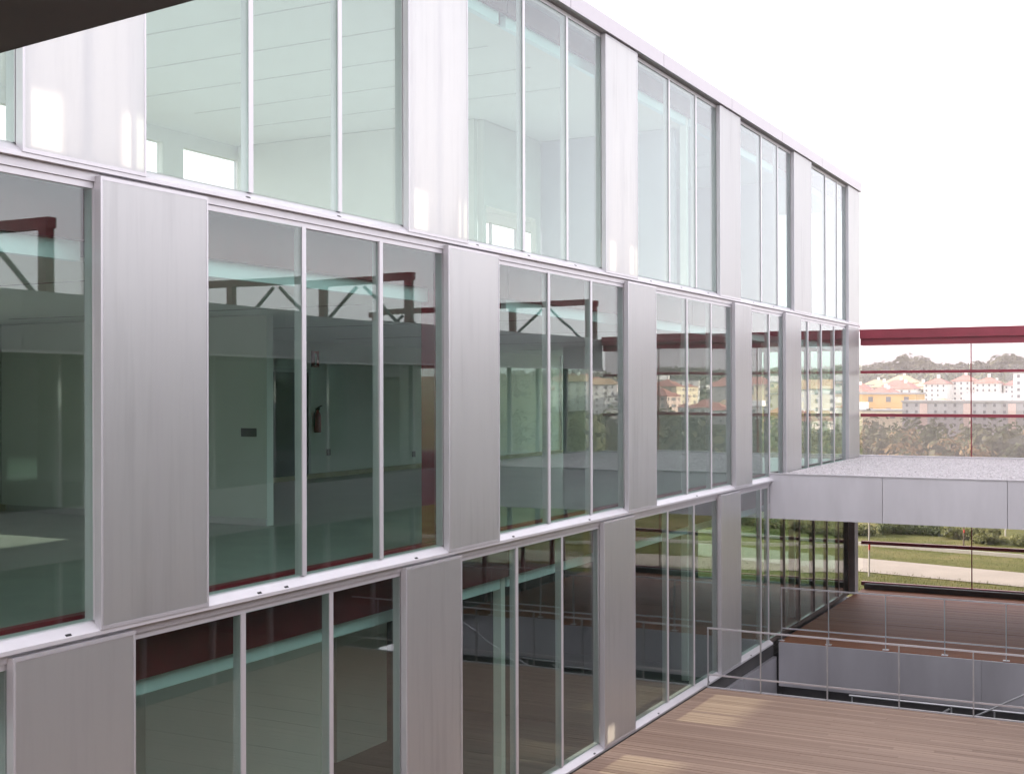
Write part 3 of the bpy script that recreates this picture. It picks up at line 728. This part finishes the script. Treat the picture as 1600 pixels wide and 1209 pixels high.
for k, (x, y, w_, h_, z, lb) in enumerate(((-68, 476, 8, 6.6, 1.2, 'narrow white apartment block with red hipped roof beside the ochre building'), (-60, 486, 8.5, 7.4, 1.4, 'white apartment block with red roof, second in the terrace behind the grey block'), (-51.5, 482, 8, 7.0, 1.0, 'white apartment block with red roof, third in the terrace behind the grey block'), (-43.5, 490, 7.5, 6.4, .8, 'white apartment block with red roof, last in the terrace before the white tower'))):
    house(x, y, w_, 11, h_, 'white', 'red', 4, lb, z, 4, (-.06, .05, -.04, .08)[k])
house(-33, 452, 13, 12, 11, 'white', 'flat', 5, 'tall white flat-roofed tower at the edge of the town', 0, 4)
for i, (x, y, w_) in enumerate(((-104, 505, 11), (-95, 470, 10), (-90, 520, 12), (-82, 450, 11), (-84, 500, 9), (-78, 435, 10))):
    house(x, y, w_, 9, 4.6+i % 2, 'pink' if i % 3 == 0 else 'white', 'red', 2, 'small red-roofed house in the row above the ochre building', hgt(x, y)+1.8, 3, rt.uniform(-.2, .2))
house(-96, 560, 14, 12, 4.5, 'cream', 'tan', 2, 'cream house with tan hipped roof above the row of red roofs', 4.2, 4)
for i, (x, y, w_) in enumerate(((-70, 560, 9), (-76, 600, 10), (-60, 575, 9), (-115, 600, 10), (-88, 400, 7), (-58, 420, 7), (-50, 410, 6), (-40, 530, 8), (-66, 415, 6), (-43, 405, 7), (-36, 400, 6), (-100, 540, 8), (-106, 570, 8), (-85, 545, 7))):
    house(x, y, w_, 8, 4.4, ('white', 'cream', 'pink')[i % 3], ('red', 'tan')[i % 2], 2, ('white', 'cream', 'pink')[i % 3]+' two-storey house with '+('red', 'tan')[i % 2]+' roof between the white apartment blocks', hgt(x, y)+.8, 3, rt.uniform(-.4, .4))
for i in range(30):
    y = rt.uniform(330, 620); x = y*rt.uniform(.14, .45)+rt.uniform(-5, 5)
    st_ = rt.choice([2, 2, 3, 4, 5])
    wl = rt.choice(['white', 'white', 'white', 'cream', 'grey', 'pink']); rfk = rt.choice(['red', 'red', 'flat', 'flat', 'tan'])
    ln = {'white': 'white', 'cream': 'cream', 'grey': 'grey', 'pink': 'pink'}[wl]; rn = {'red': 'red tiled roof', 'flat': 'flat roof', 'tan': 'tan tiled roof'}[rfk]
    house(x, y, rt.uniform(10, 24), rt.uniform(9, 13), st_*2.4, wl, rfk, st_, '%s %d-storey house with %s on the slope beyond the opposite wing' % (ln, st_, rn), None, None, rt.uniform(-.3, .3))
for i in range(10):
    y = rt.uniform(380, 560); x = rt.uniform(-20, 50)
    house(x, y, rt.uniform(9, 16), 9, 5.2, rt.choice(['white', 'cream']), 'red', 2, 'red-roofed pale house in the middle of the hillside', None, 3, rt.uniform(-.3, .3))
# distant woods: one mass on the ridge and between the houses
wd = MB(); rw = random.Random(31)
def clump(x, y, h, w_, n, size):
    z = hgt(x, y)
    for i in range(n):
        u = Vector((rw.gauss(0, 1), rw.gauss(0, 1), rw.gauss(0, 1))).normalized()*(rw.random()**.4)
        p = Vector((x+u.x*w_, y+u.y*w_, z+h*.5+u.z*h*.55)); s = size*rw.uniform(.6, 1.4)
        nn = (u.normalized()+Vector((rw.gauss(0, .3), rw.gauss(0, .3), rw.gauss(0, .3)+.1))).normalized(); a = nn.orthogonal().normalized(); q = nn.cross(a)
        b = len(wd.v); wd.v += [tuple(p-a*s), tuple(p+q*s*.7), tuple(p+a*s), tuple(p-q*s*.7)]; wd.f.append((b, b+1, b+2, b+3))
for i in range(420):
    y = rw.uniform(760, 1040); x = rw.uniform(-330, 470)
    k = 1+.9*math.exp(-((x/y+.175)/.016)**2)+.5*math.exp(-((x/y+.10)/.02)**2)
    clump(x, y, 9*rw.uniform(.8, 1.2)*k, 7.5, 150, 1.7)
for i in range(150):
    y = rw.uniform(500, 740); x = rw.uniform(-.26, .5)*y
    clump(x, y, 6*rw.uniform(.7, 1.2), 4.5, 70, 1.0)
for i in range(110):
    y = rw.uniform(225, 325); x = rw.uniform(-.26, .5)*y
    clump(x, y, 8*rw.uniform(.7, 1.2), 4.5, 60, .8)
wme = bpy.data.meshes.new('far_woods'); wme.from_pydata(wd.v, [], wd.f); wme.materials.append(M['wood_far_mass'])
wo = bpy.data.objects.new('far_woods', wme); col.objects.link(wo); tag(wo, 'hazy woods on the ridge and between the houses', 'woods', kind='stuff')

def scrub(name, mat, label, cnt, h):
    global wd
    wd = MB()
    for i in range(cnt):
        y = rw.uniform(185, 320); x = -rw.uniform(.02, .24)*y
        clump(x, y, h*rw.uniform(.5, 1.3), 3.6, 130, .5)
    sm = bpy.data.meshes.new(name); sm.from_pydata(wd.v, [], wd.f); sm.materials.append(mat)
    ob = bpy.data.objects.new(name, sm); col.objects.link(ob); tag(ob, label, 'scrub', kind='stuff')
scrub('valley_scrub', M['leaf3'], 'tan autumn scrub covering the far side of the valley', 45, 5.5)
scrub('valley_thicket', M['leaf1'], 'dark green thicket covering the far side of the valley', 35, 7)

# ------------------------------------------------------------------ haze
hz = B(-1600, 1600, -320, 2300, -32, 46)
hm_ = bpy.data.materials.new('haze_air'); hm_.use_nodes = True; n = hm_.node_tree; n.nodes.clear()
pv = n.nodes.new('ShaderNodeVolumePrincipled'); pv.inputs['Color'].default_value = (.97, .95, .97, 1); pv.inputs['Density'].default_value = .00035
oo = n.nodes.new('ShaderNodeOutputMaterial'); n.links.new(pv.outputs[0], oo.inputs['Volume'])
ho = hz.build('haze', hm_); tag(ho, kind='stuff')
